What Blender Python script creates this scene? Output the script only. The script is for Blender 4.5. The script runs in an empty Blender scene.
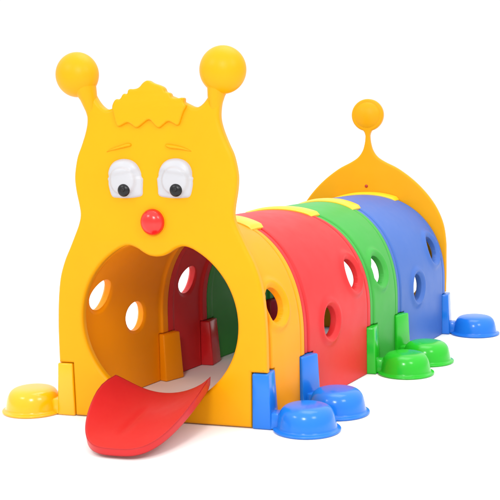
import bpy, bmesh, math, random
from mathutils import Vector, Matrix
from math import sin, cos, pi, atan, sqrt
random.seed(3)
sc = bpy.context.scene
COL = sc.collection

# ------------------------------------------------------------------ dimensions (metres)
S, K, A = 0.4026, 0.2042, 0.333          # joint spacing, joint tilt, half width of the tunnel
PH = atan(K)
TOPZ = 0.604
WALL = 0.027

def yj(j, x):                             # y of joint j at side position x
    return j*S + (K if j % 2 == 0 else -K)*x

def joint_matrix(j):
    a = PH if j % 2 == 0 else -PH
    return Matrix.Translation((0, j*S, 0)) @ Matrix.Rotation(a, 4, 'Z')

# ------------------------------------------------------------------ materials
def plastic(name, col, rough=0.42, grain=0.25, spec=0.5, edge=0.005):
    m = bpy.data.materials.new(name); m.use_nodes = True
    nt = m.node_tree; b = nt.nodes['Principled BSDF']
    tc = nt.nodes.new('ShaderNodeTexCoord')
    n1 = nt.nodes.new('ShaderNodeTexNoise'); n1.inputs['Scale'].default_value = 5; n1.inputs['Detail'].default_value = 3
    mr = nt.nodes.new('ShaderNodeMapRange'); mr.inputs['To Min'].default_value = 0.93; mr.inputs['To Max'].default_value = 1.07
    mx = nt.nodes.new('ShaderNodeVectorMath'); mx.operation = 'SCALE'
    mx.inputs[0].default_value = col[:3]
    nt.links.new(tc.outputs['Object'], n1.inputs['Vector'])
    nt.links.new(n1.outputs['Fac'], mr.inputs['Value'])
    nt.links.new(mr.outputs['Result'], mx.inputs['Scale'])
    nt.links.new(mx.outputs['Vector'], b.inputs['Base Color'])
    # roughness: scuffs
    n3 = nt.nodes.new('ShaderNodeTexNoise'); n3.inputs['Scale'].default_value = 22; n3.inputs['Detail'].default_value = 5
    r2 = nt.nodes.new('ShaderNodeMapRange'); r2.inputs['To Min'].default_value = rough-0.06; r2.inputs['To Max'].default_value = rough+0.08
    nt.links.new(tc.outputs['Object'], n3.inputs['Vector'])
    nt.links.new(n3.outputs['Fac'], r2.inputs['Value']); nt.links.new(r2.outputs['Result'], b.inputs['Roughness'])
    b.inputs['Specular IOR Level'].default_value = spec
    # rounded edges + moulded grain
    bev = nt.nodes.new('ShaderNodeBevel'); bev.samples = 4; bev.inputs['Radius'].default_value = edge
    n2 = nt.nodes.new('ShaderNodeTexNoise'); n2.inputs['Scale'].default_value = 260; n2.inputs['Detail'].default_value = 2
    n4 = nt.nodes.new('ShaderNodeTexNoise'); n4.inputs['Scale'].default_value = 7; n4.inputs['Detail'].default_value = 1
    nt.links.new(tc.outputs['Object'], n2.inputs['Vector']); nt.links.new(tc.outputs['Object'], n4.inputs['Vector'])
    bp = nt.nodes.new('ShaderNodeBump'); bp.inputs['Strength'].default_value = grain; bp.inputs['Distance'].default_value = 0.0006
    b4 = nt.nodes.new('ShaderNodeBump'); b4.inputs['Strength'].default_value = 0.35; b4.inputs['Distance'].default_value = 0.006
    nt.links.new(n4.outputs['Fac'], b4.inputs['Height']); nt.links.new(bev.outputs['Normal'], b4.inputs['Normal'])
    nt.links.new(n2.outputs['Fac'], bp.inputs['Height']); nt.links.new(b4.outputs['Normal'], bp.inputs['Normal'])
    nt.links.new(bp.outputs['Normal'], b.inputs['Normal'])
    return m

M = dict(
    yellow=plastic('yellow_plastic', (0.68, 0.290, 0.000), 0.38, spec=.17),
    shell_yellow=plastic('yellow_shell_plastic', (0.84, 0.290, 0.000), 0.42, spec=.18),
    tail_yellow=plastic('tail_yellow_plastic', (0.64, 0.280, 0.000), 0.38, spec=.17),
    clip=plastic('lemon_plastic', (0.80, 0.48, 0.012), 0.35),
    foot_yellow=plastic('glossy_yellow_plastic', (0.82, 0.365, 0.001), 0.16, 0.05),
    red=plastic('red_shell_plastic', (0.58, 0.024, 0.026), 0.42, spec=.2),
    green=plastic('green_shell_plastic', (0.045, 0.335, 0.048), 0.42, spec=.2),
    blue=plastic('blue_shell_plastic', (0.046, 0.125, 0.42), 0.42, spec=.25),
    foot_blue=plastic('glossy_blue_plastic', (0.008, 0.150, 0.58), 0.17, 0.05, .4),
    foot_green=plastic('glossy_green_plastic', (0.015, 0.42, 0.016), 0.17, 0.05, .4),
    foot_red=plastic('glossy_red_plastic', (0.60, 0.015, 0.02), 0.2, 0.05),
    tongue=plastic('tongue_red_plastic', (0.48, 0.013, 0.015), 0.36, spec=.3, edge=.009),
    nose=plastic('nose_red_plastic', (0.66, 0.012, 0.010), 0.18, 0.05),
    white=plastic('white_plastic', (0.40, 0.40, 0.425), 0.38, 0.1),
    black=plastic('black_plastic', (0.005, 0.005, 0.006), 0.25, 0.05, .3),
    screw=plastic('red_screw_plastic', (0.35, 0.02, 0.01), 0.35, 0.05),
)

# ------------------------------------------------------------------ object helpers
root = bpy.data.objects.new('caterpillar_play_tunnel', None); COL.objects.link(root)
root['label'] = 'plastic caterpillar crawl tunnel with yellow face, four coloured arches and dome feet on white floor'
root['category'] = 'play tunnel'

def link(name, me, mat, parent=root, mw=None, label=None):
    o = bpy.data.objects.new(name, me); COL.objects.link(o)
    me.materials.clear(); me.materials.append(mat)
    o.parent = parent
    if mw is not None: o.matrix_local = mw
    if label: o['label'] = label
    return o

def smooth(me, ang=40):
    for p in me.polygons: p.use_smooth = True
    try: me.set_sharp_from_angle(angle=math.radians(ang))
    except Exception: pass

def bm_mesh(bm, name, ang=40):
    bmesh.ops.recalc_face_normals(bm, faces=bm.faces)
    me = bpy.data.meshes.new(name); bm.to_mesh(me); bm.free(); smooth(me, ang); return me

def catmull(pts, n=8, closed=False):
    out = []; L = len(pts)
    rng = range(L) if closed else range(L-1)
    for i in rng:
        if closed: p0, p1, p2, p3 = pts[(i-1) % L], pts[i], pts[(i+1) % L], pts[(i+2) % L]
        else: p0, p1, p2, p3 = pts[max(i-1, 0)], pts[i], pts[i+1], pts[min(i+2, L-1)]
        for k in range(n):
            t = k/n
            out.append(tuple(0.5*(2*p1[d]+(-p0[d]+p2[d])*t+(2*p0[d]-5*p1[d]+4*p2[d]-p3[d])*t*t+(-p0[d]+3*p1[d]-3*p2[d]+p3[d])*t**3) for d in (0, 1)))
    if not closed: out.append(pts[-1])
    return out

def chaikin(p, k=1):
    for _ in range(k):
        q = []
        for i in range(len(p)):
            a, b = p[i], p[(i+1) % len(p)]
            q += [(a[0]*.75+b[0]*.25, a[1]*.75+b[1]*.25), (a[0]*.25+b[0]*.75, a[1]*.25+b[1]*.75)]
        p = q
    return p

def plate(loops, y0, y1, bev, name, res=4):
    """solid sheet: outline(s) in (u,z), between local y0 (front) and y1, with rounded edges"""
    cu = bpy.data.curves.new(name+'_c', 'CURVE'); cu.dimensions = '2D'; cu.fill_mode = 'BOTH'
    for lp in loops:
        sp = cu.splines.new('POLY'); sp.points.add(len(lp)-1); sp.use_cyclic_u = True
        for p, (u, z) in zip(sp.points, lp): p.co = (u, z, 0, 1)
    cu.extrude = max((y1-y0)/2 - bev, 0.0001); cu.bevel_depth = bev; cu.bevel_resolution = res; cu.offset = -bev
    ob = bpy.data.objects.new(name+'_c', cu); COL.objects.link(ob)
    dg = bpy.context.evaluated_depsgraph_get(); dg.update()
    me = bpy.data.meshes.new_from_object(ob.evaluated_get(dg))
    bpy.data.objects.remove(ob); bpy.data.curves.remove(cu)
    # curve (x,y,z) -> (u, yc - z, v)
    yc = (y0+y1)/2
    for v in me.vertices:
        x, y, z = v.co; v.co = (x, yc - z, y)
    me.name = name
    bm = bmesh.new(); bm.from_mesh(me); bmesh.ops.remove_doubles(bm, verts=bm.verts, dist=1e-5)
    me2 = bm_mesh(bm, name, 35); bpy.data.meshes.remove(me)
    return me2

def ellipsoid_bm(c, r, seg=40, rings=24):
    bm = bmesh.new(); bmesh.ops.create_uvsphere(bm, u_segments=seg, v_segments=rings, radius=1)
    for v in bm.verts: v.co = Vector((c[0]+v.co.x*r[0], c[1]+v.co.y*r[1], c[2]+v.co.z*r[2]))
    return bm

def boolean(me, cutters, name, op='DIFFERENCE'):
    o = bpy.data.objects.new('tmp', me); COL.objects.link(o)
    co = []
    for i, cm in enumerate(cutters):
        c = bpy.data.objects.new('cut%d' % i, cm); COL.objects.link(c); co.append(c)
        md = o.modifiers.new('b%d' % i, 'BOOLEAN'); md.operation = op; md.object = c; md.solver = 'EXACT'
    dg = bpy.context.evaluated_depsgraph_get(); dg.update()
    res = bpy.data.meshes.new_from_object(o.evaluated_get(dg)); res.name = name
    for c in co: bpy.data.objects.remove(c)
    bpy.data.objects.remove(o)
    return res

# ------------------------------------------------------------------ tunnel shells
def profile(off):
    """points from left foot over the top to right foot, superellipse arch; (x, z, nx, nz)"""
    ZC = 0.235; n = 2.18; out = []
    ns = 40
    zs = [ZC*i/ns for i in range(ns)]
    P = [(-A, z) for z in zs]
    NA = 210
    for i in range(NA+1):
        th = pi - pi*i/NA
        c, s_ = cos(th), sin(th)
        P.append((A*math.copysign(abs(c)**(2/n), c), ZC+(TOPZ-ZC)*abs(s_)**(2/n)))
    P += [(A, z) for z in reversed(zs)]
    for i, (x, z) in enumerate(P):
        a = P[max(i-1, 0)]; b = P[min(i+1, len(P)-1)]
        tx, tz = b[0]-a[0], b[1]-a[1]; l = math.hypot(tx, tz)
        nx, nz = -tz/l, tx/l
        out.append((x+nx*off, z+nz*off if 0 < z else z, nx, nz))
    return out

def sstep(a, b, x):
    t = min(max((x-a)/(b-a), 0), 1); return t*t*(3-2*t)

HR = 0.0525
def shell(j, holes, name, start=0.0015, end=0.0015):
    """holes: (side, y, z)"""
    cols = [('s', d) for d in (0, .010, .0180, .0215, .0225, .0235, .0245, .0255, .030, .036, .052)]
    NM = 96
    cols += [('m', (i+1)/(NM+1)) for i in range(NM)]
    cols += [('e', d) for d in (.052, .040, .0355, .0340, .0325, .0310, .0295, .028, .024, .012, .006, 0)]
    prof = profile(0)
    bm = bmesh.new()
    def grid(outer):
        G = []
        for (x, z, nx, nz) in prof:
            row = []
            ya, yb = yj(j, x)+start, yj(j+1, x)-end
            for kind, v in cols:
                y = ya+v if kind == 's' else yb-v if kind == 'e' else ya+.052+(yb-ya-.104)*v
                d = min(y-ya, yb-y)
                if outer:
                    ds, de = y-ya, yb-y
                    o = -0.0035*(1-sstep(.0215, .0255, ds)) - 0.0055*max(0, 1-abs(ds-.0225)/.0045)
                    o -= 0.006*max(0, 1-abs(de-.0325)/.0035)      # fine groove before the rear rim
                    o -= 0.003*(1-sstep(0, .008, de))
                    # gentle crown along the piece
                    o += 0.004*sin(pi*(y-ya)/(yb-ya))
                else:
                    o = -WALL - 0.008*(1-sstep(.030, .040, d))
                for sd, hy, hz in holes:
                    if sd*x > 0.1:
                        r = math.hypot(y-hy, z-hz)
                        if outer: o += 0.009*math.exp(-((r-HR-.016)/.011)**2) - 0.008*(1-sstep(HR-.004, HR+.010, r))
                        else: o += 0.006*(1-sstep(HR-.002, HR+.010, r))
                xx, zz = x+nx*o, z+(nz*o if z > 0 else 0)
                if z == 0: zz = 0.002
                row.append(bm.verts.new((xx, y, zz)))
            G.append(row)
        return G
    Go, Gi = grid(True), grid(False)
    R, Cn = len(Go), len(cols)
    for i in range(R-1):
        for k in range(Cn-1):
            bm.faces.new((Go[i][k], Go[i+1][k], Go[i+1][k+1], Go[i][k+1]))
            bm.faces.new((Gi[i][k], Gi[i][k+1], Gi[i+1][k+1], Gi[i+1][k]))
    for i in range(R-1):
        bm.faces.new((Go[i][0], Gi[i][0], Gi[i+1][0], Go[i+1][0]))
        bm.faces.new((Go[i][-1], Go[i+1][-1], Gi[i+1][-1], Gi[i][-1]))
    for k in range(Cn-1):
        bm.faces.new((Go[0][k], Go[0][k+1], Gi[0][k+1], Gi[0][k]))
        bm.faces.new((Go[-1][k], Gi[-1][k], Gi[-1][k+1], Go[-1][k+1]))
    me = bm_mesh(bm, name)
    cuts = []
    cb = bmesh.new()
    for sd, hy, hz in holes:
        mt = Matrix.Translation((sd*(A-.01), hy, hz)) @ Matrix.Rotation(pi/2, 4, 'Y')
        bmesh.ops.create_cone(cb, cap_ends=True, segments=96, radius1=HR, radius2=HR, depth=.16, matrix=mt)
    for jj in (j, j+1):
        for sd in (-1, 1):
            mt = joint_matrix(jj) @ Matrix.Translation((sd*.335, 0.004, -.060)) @ Matrix.Diagonal((.13, .098, .472, 1))
            r = bmesh.ops.create_cube(cb, size=1, matrix=mt)
            # sloping ceiling of the notch
    bmesh.ops.recalc_face_normals(cb, faces=cb.faces)
    cm = bpy.data.meshes.new('cut'); cb.to_mesh(cm); cb.free()
    me2 = boolean(me, [cm], name)
    smooth(me2, 38)
    return me2

shells = [
    (0, 'shell_yellow', [(1, .163, .365), (-1, .066, .374), (-1, .282, .264)], .0095, .0015, 'yellow arch behind the face with one round hole in its near side'),
    (1, 'red', [(1, .520, .252), (1, .750, .382), (-1, .600, .350)], .0015, .0015, 'red arch with two round holes in its near side'),
    (2, 'green', [(1, .976, .367), (-1, .90, .375), (-1, 1.09, .255)], .0015, .0015, 'green arch with one round hole in its near side'),
    (3, 'blue', [(1, 1.340, .250), (1, 1.562, .378), (-1, 1.44, .352)], .0015, .0015, 'blue arch with two round holes, next to the tail'),
]
for j, mk, holes, st, en, lab in shells:
    link('tunnel_arch', shell(j, holes, 'tunnel_arch_mesh', st, en), M[mk], label=lab)

# ------------------------------------------------------------------ joining clips over the top of each joint
def clip_mesh(j, half=.143, y0=-.042, y1=.042):
    sg = 1 if j % 2 == 0 else -1
    pr = [p for p in profile(0) if abs(p[0]) <= half and p[1] > .3]
    bm = bmesh.new(); rows = []
    n = len(pr)
    for i, (x, z, nx, nz) in enumerate(pr):
        e = min(i, n-1-i)
        h = .0115 if e > 2 else .0115*(e+1)/4
        row = []
        for (dy, hh) in ((y0, -.012), (y0, h*.4), (y0+.010, h-.001), (0, h+.0005), (y1-.008, h-.001), (y1, h-.003), (y1, -.012)):
            row.append(bm.verts.new((x+nx*hh, yj(j, x)+dy, z+nz*hh)))
        rows.append(row)
    for i in range(n-1):
        for k in range(6):
            bm.faces.new((rows[i][k], rows[i+1][k], rows[i+1][k+1], rows[i][k+1]))
        bm.faces.new((rows[i][6], rows[i+1][6], rows[i+1][0], rows[i][0]))
    bm.faces.new(rows[0]); bm.faces.new(list(reversed(rows[-1])))
    return bm_mesh(bm, 'joining_clip_mesh', 50)
for j in (1, 2, 3, 4):
    if j == 4: link('joining_clip', clip_mesh(j, .14, -.050, .004), M['clip'])
    else: link('joining_clip', clip_mesh(j, *((.135, -.040, .034) if j == 2 else ())), M['clip'])

# ------------------------------------------------------------------ head panel
H = joint_matrix(0)
FY, BY = -.0302, .0080
half = [(.352, .1745), (.352, .24), (.351, .30), (.346, .38), (.336, .45), (.318, .505), (.297, .548), (.278, .588), (.263, .622), (.2555, .652), (.2585, .684),
        (.267, .73), (.2695, .775), (.259, .83), (.243, .868), (.228, .905), (.219, .940), (.2195, .970), (.226, 1.000), (.236, 1.020)]
inner = [(.193, 1.026), (.183, 1.008), (.168, .990), (.152, .980), (.137, .981), (.115, .991), (.07, 1.013), (.03, 1.024), (0, 1.027)]
r_out = catmull(half, 5)
r_in = catmull(inner, 5)
corner = [(.300, 0.002), (.302, .1745)]
right = corner + r_out + r_in
left = [(-u, z) for u, z in reversed(right[:-1])]
outline = right + left
# mouth: circle with a lip bump at the top
mc, mr_ = .318, .2615
mouth = []
lip_r = [(.087, .5575), (.073, .5535), (.060, .5475), (.042, .536), (.022, .527), (0, .524)]
th0 = math.asin(.122/mr_)
N = 90
for i in range(N+1):
    a = pi/2 - th0 - (2*pi-2*th0)*i/N       # clockwise from right cusp round to left cusp
    mouth.append((mr_*cos(a), mc+mr_*sin(a)))
top = mouth[0]
lipc = [(.104, .5560)] + lip_r
lc = catmull([top]+lipc, 5)
lc_full = [(-u, z) for u, z in lc] + [(u, z) for u, z in reversed(lc[:-1])]
mouth = mouth[:-1] + lc_full[:-1]
head = plate([outline, mouth], FY, BY, .012, 'head_panel_mesh', 6)
head_o = link('head_panel', head, M['yellow'], mw=H, label='yellow caterpillar face panel with a round open mouth')

# antennae: ball on the stem
for sg in (-1, 1):
    bm = ellipsoid_bm((-.248 if sg < 0 else .2320, -.020, 1.089 if sg < 0 else 1.087), (.0695 if sg < 0 else .0715, .056, .0695 if sg < 0 else .0715), 56, 36)
    link('antenna_ball', bm_mesh(bm, 'antenna_ball_mesh'), M['yellow'], head_o)
# flare the stems so that they thicken into the balls
    bm = bmesh.new(); rings = []
    path = [(.2005, .945, .012, .010), (.2010, .975, .018, .0185), (.207, 1.01, .026, .028), (.216, 1.035, .034, .036), (.226, 1.055, .044, .040)]
    for (u, z, ru, ry) in path:
        rings.append([bm.verts.new((sg*(u+(.006 if sg < 0 else .001))+ru*cos(2*pi*q/24), -.011-.10*max(z-.955, 0)+ry*sin(2*pi*q/24), z)) for q in range(24)])
    for a_, b_ in zip(rings, rings[1:]):
        for q in range(24): bm.faces.new((a_[q], a_[(q+1) % 24], b_[(q+1) % 24], b_[q]))
    bm.faces.new(rings[0]); bm.faces.new(rings[-1])
    link('antenna_stem', bm_mesh(bm, 'antenna_stem_mesh'), M['yellow'], head_o)

# hair tuft
tuft = [(-.119, .972), (-.124, .990), (-.110, 1.014), (-.095, 1.009), (-.083, 1.030), (-.070, 1.024), (-.066, 1.042), (-.048, 1.040), (-.030, 1.044), (-.016, 1.060), (0, 1.067),
        (.016, 1.056), (.036, 1.050), (.052, 1.042), (.056, 1.028), (.071, 1.026), (.075, 1.011), (.092, 1.008), (.116, 1.012), (.114, .996), (.124, .986), (.113, .972),
        (.104, .950), (.095, .925), (.077, .935), (.062, .943), (.046, .932), (.030, .919), (.014, .934), (0, .951), (-.022, .936), (-.043, .921), (-.058, .933), (-.072, .942), (-.088, .934), (-.107, .926), (-.114, .948)]
link('hair_tuft', plate([chaikin([(u-.003, z-.002) for u, z in tuft], 2)], FY-.011, FY+.016, .006, 'hair_tuft_mesh', 3), M['yellow'], head_o)

# eyebrows: slim tapering ridges
def ridge(pts, name):
    bm = bmesh.new(); rings = []
    for (u, z, r) in pts:
        rings.append([bm.verts.new((u-.005, FY-.012*(r/.0065)*max(sin(pi*q/10), 0)+.001, z+1.15*r*cos(pi*q/10))) for q in range(11)])
    for a_, b_ in zip(rings, rings[1:]):
        for q in range(10): bm.faces.new((a_[q], a_[q+1], b_[q+1], b_[q]))
        bm.faces.new((a_[10], a_[0], b_[0], b_[10]))
    bm.faces.new(rings[0]); bm.faces.new(rings[-1])
    return bm_mesh(bm, name, 60)
link('eyebrow', ridge([(-.147, .849, .001), (-.135, .855, .0025), (-.115, .860, .0038), (-.095, .865, .0046), (-.078, .869, .0052), (-.068, .870, .0046), (-.063, .870, .002)], 'eyebrow_mesh'), M['yellow'], head_o)
link('eyebrow', ridge([(.050, .867, .002), (.055, .866, .0045), (.068, .863, .0058), (.085, .861, .005), (.105, .857, .004), (.122, .852, .0025), (.133, .848, .001)], 'eyebrow_mesh'), M['yellow'], head_o)

# nose
bm = ellipsoid_bm((-.004, FY-.006, .633), (.0385, .026, .0405))
link('nose', bm_mesh(bm, 'nose_mesh'), M['nose'], head_o)
bm = bmesh.new(); rg = []
for i in range(48):
    a = 2*pi*i/48; rg.append([bm.verts.new((-.004+(.0395+.0022*cos(2*pi*q/8))*cos(a), FY-.001-.0018*sin(2*pi*q/8), .633+(.0415+.0022*cos(2*pi*q/8))*sin(a))) for q in range(8)])
for i in range(48):
    for q in range(8): bm.faces.new((rg[i][q], rg[(i+1) % 48][q], rg[(i+1) % 48][(q+1) % 8], rg[i][(q+1) % 8]))
link('nose_collar', bm_mesh(bm, 'nose_collar_mesh'), M['yellow'], head_o)

# eyes: white domed shells with a shaped outline; the pupils are children of the eyes
def eye_mesh(cu, sg):
    """outline egg with a flat foot; domed surface with an inner raised ball and side nubs"""
    out = [(-.047, -.055), (-.056, -.030), (-.0590, -.008), (-.0600, .001), (-.0565, .007), (-.056, .022), (-.049, .040), (-.036, .053), (-.018, .0600), (0, .0615), (.020, .058), (.037, .048), (.048, .033),
           (.0545, .016), (.0565, .005), (.0600, .000), (.0595, -.010), (.058, -.030), (.055, -.052), (.030, -.0585), (0, -.0605), (-.026, -.0595)]
    if sg > 0: out = [(-u, z) for u, z in reversed(out)]
    loop = catmull(out, 3, True)
    bm = bmesh.new(); rings = []
    NR = 16
    for r in range(NR+1):
        f = 1 - r/NR*.985
        row = []
        for (u, z) in loop:
            uu, zz = u*f, z*f
            t = 1-f*f
            h = .004*min(1, (1-f)/.06) + .012*t**.8
            # raised eyeball inside, below the lid line
            bx = (uu+sg*-.004)/.043; bz = (zz+.006)/.043
            rr = bx*bx+bz*bz
            h += .008*(1-sstep(.80, 1.05, rr))
            lid = sstep(.012, .026, zz+.15*uu*sg)
            h += .006*lid*min(1, (1-f)/.1)
            h -= .0022*math.exp(-((zz+.15*uu*sg-.002)/.004)**2)*sstep(.5, .9, f)
            row.append(bm.verts.new((cu+uu, FY+.001-h, .766+zz)))
        rings.append(row)
    L = len(loop)
    for a_, b_ in zip(rings, rings[1:]):
        for q in range(L): bm.faces.new((a_[q], a_[(q+1) % L], b_[(q+1) % L], b_[q]))
    bm.faces.new(rings[-1]); 
    return bm_mesh(bm, 'eye_mesh', 60)
for sg, cu, pu in ((-1, -.0925, -.0900), (1, .0730, .0825)):
    e = link('eye', eye_mesh(cu, sg), M['white'], mw=H)
    bm = ellipsoid_bm((pu, FY-.020, .732), (.0200, .009, .0200))
    link('pupil', bm_mesh(bm, 'pupil_mesh'), M['black'], e)
    bm = ellipsoid_bm((pu+.001, FY-.0285, .734), (.0065, .0035, .0065), 20, 12)
    link('pupil_centre', bm_mesh(bm, 'pupil_centre_mesh'), M['black'], e)

# ------------------------------------------------------------------ tongue: hooks over the lower lip and curves down to the floor
def tongue_mesh():
    W, D = .166, .385
    NV, NS = 48, 44
    bm = bmesh.new()
    def front(v): return D*(1-abs(v)**2.9)**.50 if v < 0 else D*(1-abs(v)**3.7)**.42
    def pt(v, s, lower):
        av = abs(v)
        u = W*v
        df = max(front(v), .045)
        dr = -.036+.030*av**6; d = dr + (df-dr)*s
        w = 1.0
        # slight waist near the lip
        w = .93+.07*sstep(-.02, .12, d); u = u*w + .002 + .012*max(d, 0)/D + .012*max(v, 0)**3*(1-min(max(d, 0)/D, 1)) + .012*max(v, 0)*sin(pi*min(max(d, 0)/D, 1))
        zr = mc - sqrt(max(mr_**2-(u*.98)**2, 0)) + .034      # rests on the round lip at the rear
        t = sstep(-.01, D, d)
        tl = min(max(d/D, 0), 1)
        zf = .036 + .013*av**2.2
        z = zr*(1-tl)**1.15*(1-.0) + zf*(1-(1-tl)**1.15)
        z += .012*sin(pi*min(tl*1.0, 1))                      # slightly arched along its length
        # crease down the middle
        z += (.014*av**3 - .008*(1-av*av))*sin(pi*min(.15+.75*tl, 1))
        z -= .004*math.exp(-(u/.010)**2)*sstep(.08, .16, d)*(1-sstep(.24, .32, d))
        if lower:
            edge = max(0, 1-abs(v)**6)*1.0
            z -= .022 + .015*av**3*(1-tl*tl)*sstep(-.03, .03, d)
            z = max(z, .0025)
            u *= .985; d = d-.005*max(d, 0)/D
        return Vector((u, FY-d, z))
    T = [[None]*(NS+1) for _ in range(NV+1)]; B = [[None]*(NS+1) for _ in range(NV+1)]
    for i in range(NV+1):
        vv = -1+2*i/NV; v = math.copysign(1-(1-abs(vv))**1.6, vv) if abs(vv) < 1 else vv
        v = vv*0.35+v*0.65
        for k in range(NS+1):
            s = k/NS; s = 1-(1-s)**1.35
            T[i][k] = bm.verts.new(pt(v, s, False)); B[i][k] = bm.verts.new(pt(v, s, True))
    for i in range(NV):
        for k in range(NS):
            bm.faces.new((T[i][k], T[i+1][k], T[i+1][k+1], T[i][k+1]))
            bm.faces.new((B[i][k], B[i][k+1], B[i+1][k+1], B[i+1][k]))
    for i in range(NV):
        bm.faces.new((T[i][0], B[i][0], B[i+1][0], T[i+1][0])); bm.faces.new((T[i][NS], T[i+1][NS], B[i+1][NS], B[i][NS]))
    for k in range(NS):
        bm.faces.new((T[0][k], T[0][k+1], B[0][k+1], B[0][k])); bm.faces.new((T[NV][k], B[NV][k], B[NV][k+1], T[NV][k+1]))
    return bm_mesh(bm, 'tongue_mesh', 50)
link('tongue', tongue_mesh(), M['tongue'], mw=H, label='red tongue slide hanging out of the mouth')

# ------------------------------------------------------------------ tail panel
TM = joint_matrix(4)
th = [(.340, .178), (.342, .25), (.342, .33), (.341, .40), (.329, .475), (.300, .545), (.256, .608), (.198, .667), (.132, .716), (.076, .745), (.043, .767), (.023, .795), (.0135, .826), (.0100, .855), (.0115, .868), (.0150, .877)]
th = catmull(th, 5)
ball = [(.070*sin(a), .950-.070*cos(a)) for a in [math.radians(q) for q in range(16, 181, 6)]]
tr = [(.300, .002), (.302, .178)] + th + ball
tl_ = [(-u, z) for u, z in reversed(tr) if u > 1e-4]
tail_hole = [(.25*cos(2*pi*i/72), .318+.25*sin(2*pi*i/72)) for i in range(72)]
tail = link('tail_panel', plate([tr+tl_, tail_hole], .005, .037, .008, 'tail_panel_mesh', 4), M['tail_yellow'], mw=TM, label='yellow tail panel rising to a thin stem with a round knob')
bm = ellipsoid_bm((0, .021, .950), (.066, .030, .066))
link('tail_knob', bm_mesh(bm, 'tail_knob_mesh'), M['tail_yellow'], tail)
bm = ellipsoid_bm((-.006, .004, .640), (.0070, .004, .0070), 20, 12)
link('screw', bm_mesh(bm, 'screw_mesh'), M['screw'], tail)

# ------------------------------------------------------------------ feet: tapered bracket clipped on each joint, with a dome foot
def foot_dome(cx):
    prof_ = [(.1010, .001), (.1035, .004), (.1030, .008), (.0950, .0105), (.0915, .014), (.0900, .022), (.0870, .040), (.0825, .055), (.0760, .0665), (.0660, .0750), (.0520, .0795), (.0300, .0818), (0.0, .0825)]
    pr = [prof_[0]] + [p for p in catmull(prof_, 3)[1:]]
    bm = bmesh.new(); rows = []
    for (r, z) in pr[:-1]:
        rows.append([bm.verts.new((cx+r*cos(2*pi*q/64), r*sin(2*pi*q/64), z)) for q in range(64)])
    for a_, b_ in zip(rows, rows[1:]):
        for q in range(64): bm.faces.new((a_[q], a_[(q+1) % 64], b_[(q+1) % 64], b_[q]))
    c = bm.verts.new((cx, 0, pr[-1][1]))
    for q in range(64): bm.faces.new((rows[-1][q], rows[-1][(q+1) % 64], c))
    bm.faces.new(rows[0])
    return bm_mesh(bm, 'foot_mesh', 60)
def taper(b0, b1, z0, z1, bev=.005, seg=3, name='bracket_mesh'):
    """b = (u0,u1,y0,y1)"""
    bm = bmesh.new(); v = []
    for (u0, u1, y0, y1), z in ((b0, z0), (b1, z1)):
        v += [bm.verts.new(p) for p in ((u0, y0, z), (u1, y0, z), (u1, y1, z), (u0, y1, z))]
    for f in ((0, 1, 2, 3), (4, 5, 6, 7), (0, 1, 5, 4), (1, 2, 6, 5), (2, 3, 7, 6), (3, 0, 4, 7)): bm.faces.new([v[i] for i in f])
    bmesh.ops.recalc_face_normals(bm, faces=bm.faces)
    bmesh.ops.bevel(bm, geom=list(bm.edges), offset=bev, segments=seg, affect='EDGES', profile=.5)
    return bm_mesh(bm, name, 30)
def mirror(me):
    for v in me.vertices: v.co.x = -v.co.x
    me.flip_normals(); return me
names = {'shell_yellow': 'yellow', 'foot_blue': 'blue', 'foot_green': 'green', 'foot_yellow': 'yellow', 'foot_red': 'red'}
feet = [(0, 1, 'foot_blue'), (1, 1, 'foot_blue'), (2, 1, 'foot_green'), (3, 1, 'foot_green'), (4, 1, 'foot_blue'),
        (0, -1, 'foot_yellow'), (1, -1, 'shell_yellow'), (2, -1, 'foot_red'), (3, -1, 'foot_red'), (4, -1, 'foot_blue')]
for j, sd, mk in feet:
    if j == 0: b0, b1 = (.3015, .364, FY-.0005, .050), (.3045, .3565, FY+.001, .042)
    elif j == 4: b0, b1 = (.292, .364, -.043, .040), (.298, .356, -.036, .040)
    else: b0, b1 = (.272, .366, -.044, .048), (.284, .358, -.040, .044)
    br = taper(b0, b1, .001, .173)
    fm = foot_dome(.467)
    nk = taper((.350, .395, -.030, .030), (.350, .385, -.024, .024), .003, .052, .004, 2, 'foot_link_mesh')
    if sd < 0: br, fm, nk = mirror(br), mirror(fm), mirror(nk)
    b = link('foot_bracket', br, M[mk], mw=joint_matrix(j), label=names[mk]+' bracket clipped on the arch with a dome foot')
    link('dome_foot', fm, M[mk], b)
    link('foot_link', nk, M[mk], b)

# ------------------------------------------------------------------ floor
bm = bmesh.new()
Rf = 60; n = 48
ring = [bm.verts.new((Rf*cos(2*pi*i/n), Rf*sin(2*pi*i/n), 0)) for i in range(n)]
bm.faces.new(ring)
fl = bpy.data.meshes.new('floor_mesh'); bm.to_mesh(fl); bm.free()
fo = bpy.data.objects.new('floor', fl); COL.objects.link(fo); fo['kind'] = 'structure'
fm_ = bpy.data.materials.new('white_studio_floor'); fm_.use_nodes = True
nt = fm_.node_tree; b = nt.nodes['Principled BSDF']
b.inputs['Roughness'].default_value = .8; b.inputs['Specular IOR Level'].default_value = .1
no = nt.nodes.new('ShaderNodeTexNoise'); no.inputs['Scale'].default_value = 3
cr = nt.nodes.new('ShaderNodeValToRGB'); cr.color_ramp.elements[0].color = (.86, .86, .845, 1); cr.color_ramp.elements[1].color = (.90, .90, .885, 1)
tc = nt.nodes.new('ShaderNodeTexCoord'); nt.links.new(tc.outputs['Object'], no.inputs['Vector'])
nt.links.new(no.outputs['Fac'], cr.inputs['Fac']); nt.links.new(cr.outputs['Color'], b.inputs['Base Color'])
fl.materials.append(fm_)

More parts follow.
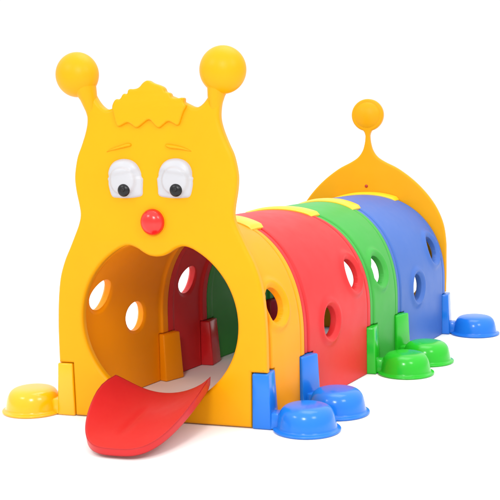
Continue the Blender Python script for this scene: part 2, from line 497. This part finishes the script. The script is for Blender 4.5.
# ------------------------------------------------------------------ light: white studio surround + softboxes
w = bpy.data.worlds.new('World'); sc.world = w; w.use_nodes = True
bg = w.node_tree.nodes['Background']; bg.inputs['Color'].default_value = (1, 1, 1, 1); bg.inputs['Strength'].default_value = 1.0
wn = w.node_tree; wt = wn.nodes.new('ShaderNodeTexCoord'); wx = wn.nodes.new('ShaderNodeSeparateXYZ'); wr = wn.nodes.new('ShaderNodeMapRange')
wn.links.new(wt.outputs['Generated'], wx.inputs[0]); wn.links.new(wx.outputs['Z'], wr.inputs['Value'])
wr.inputs['From Min'].default_value = .12; wr.inputs['From Max'].default_value = .9; wr.inputs['To Min'].default_value = 1.03; wr.inputs['To Max'].default_value = 1.85
wn.links.new(wr.outputs['Result'], bg.inputs['Strength'])   # white studio surround, brighter overhead
def softbox(loc, target, size, power):
    l = bpy.data.lights.new('softbox', 'AREA'); l.shape = 'RECTANGLE'; l.size, l.size_y = size; l.energy = power
    o = bpy.data.objects.new('softbox', l); COL.objects.link(o); o.location = loc
    o.rotation_euler = (Vector(target)-Vector(loc)).to_track_quat('-Z', 'Y').to_euler()
    return o
softbox((1.25, -3.1, 2.3), (-.1, .2, .3), (.6, .5), 48)
softbox((-1.6, -3.2, 2.9), (0, .5, .3), (.9, .7), 26)
softbox((3.6, -1.6, 3.0), (0, .7, .3), (1.0, .8), 35)
softbox((0.4, .8, 4.2), (0.2, .8, 0), (2.4, 2.4), 60)

# ------------------------------------------------------------------ camera
cam = bpy.data.cameras.new('camera'); co = bpy.data.objects.new('camera', cam); COL.objects.link(co)
Rr = Vector((0.8672141, 0.4974366, -0.02228321)); U = Vector((-0.04001891, 0.11423432, 0.99264747)); F = Vector((-0.49632469, 0.85994613, -0.11897249))
mt = Matrix.Identity(4)
for i in range(3):
    mt[i][0] = Rr[i]; mt[i][1] = U[i]; mt[i][2] = -F[i]
mt[0][3], mt[1][3], mt[2][3] = 1.89151999, -2.71253088, 0.93103751
co.matrix_world = mt
cam.sensor_width = 36; cam.lens = 36*1066.974/500; cam.clip_start = .05; cam.clip_end = 500
sc.camera = co

sc.view_settings.view_transform = 'Standard'; sc.view_settings.look = 'None'; sc.view_settings.exposure = 0; sc.view_settings.gamma = 1
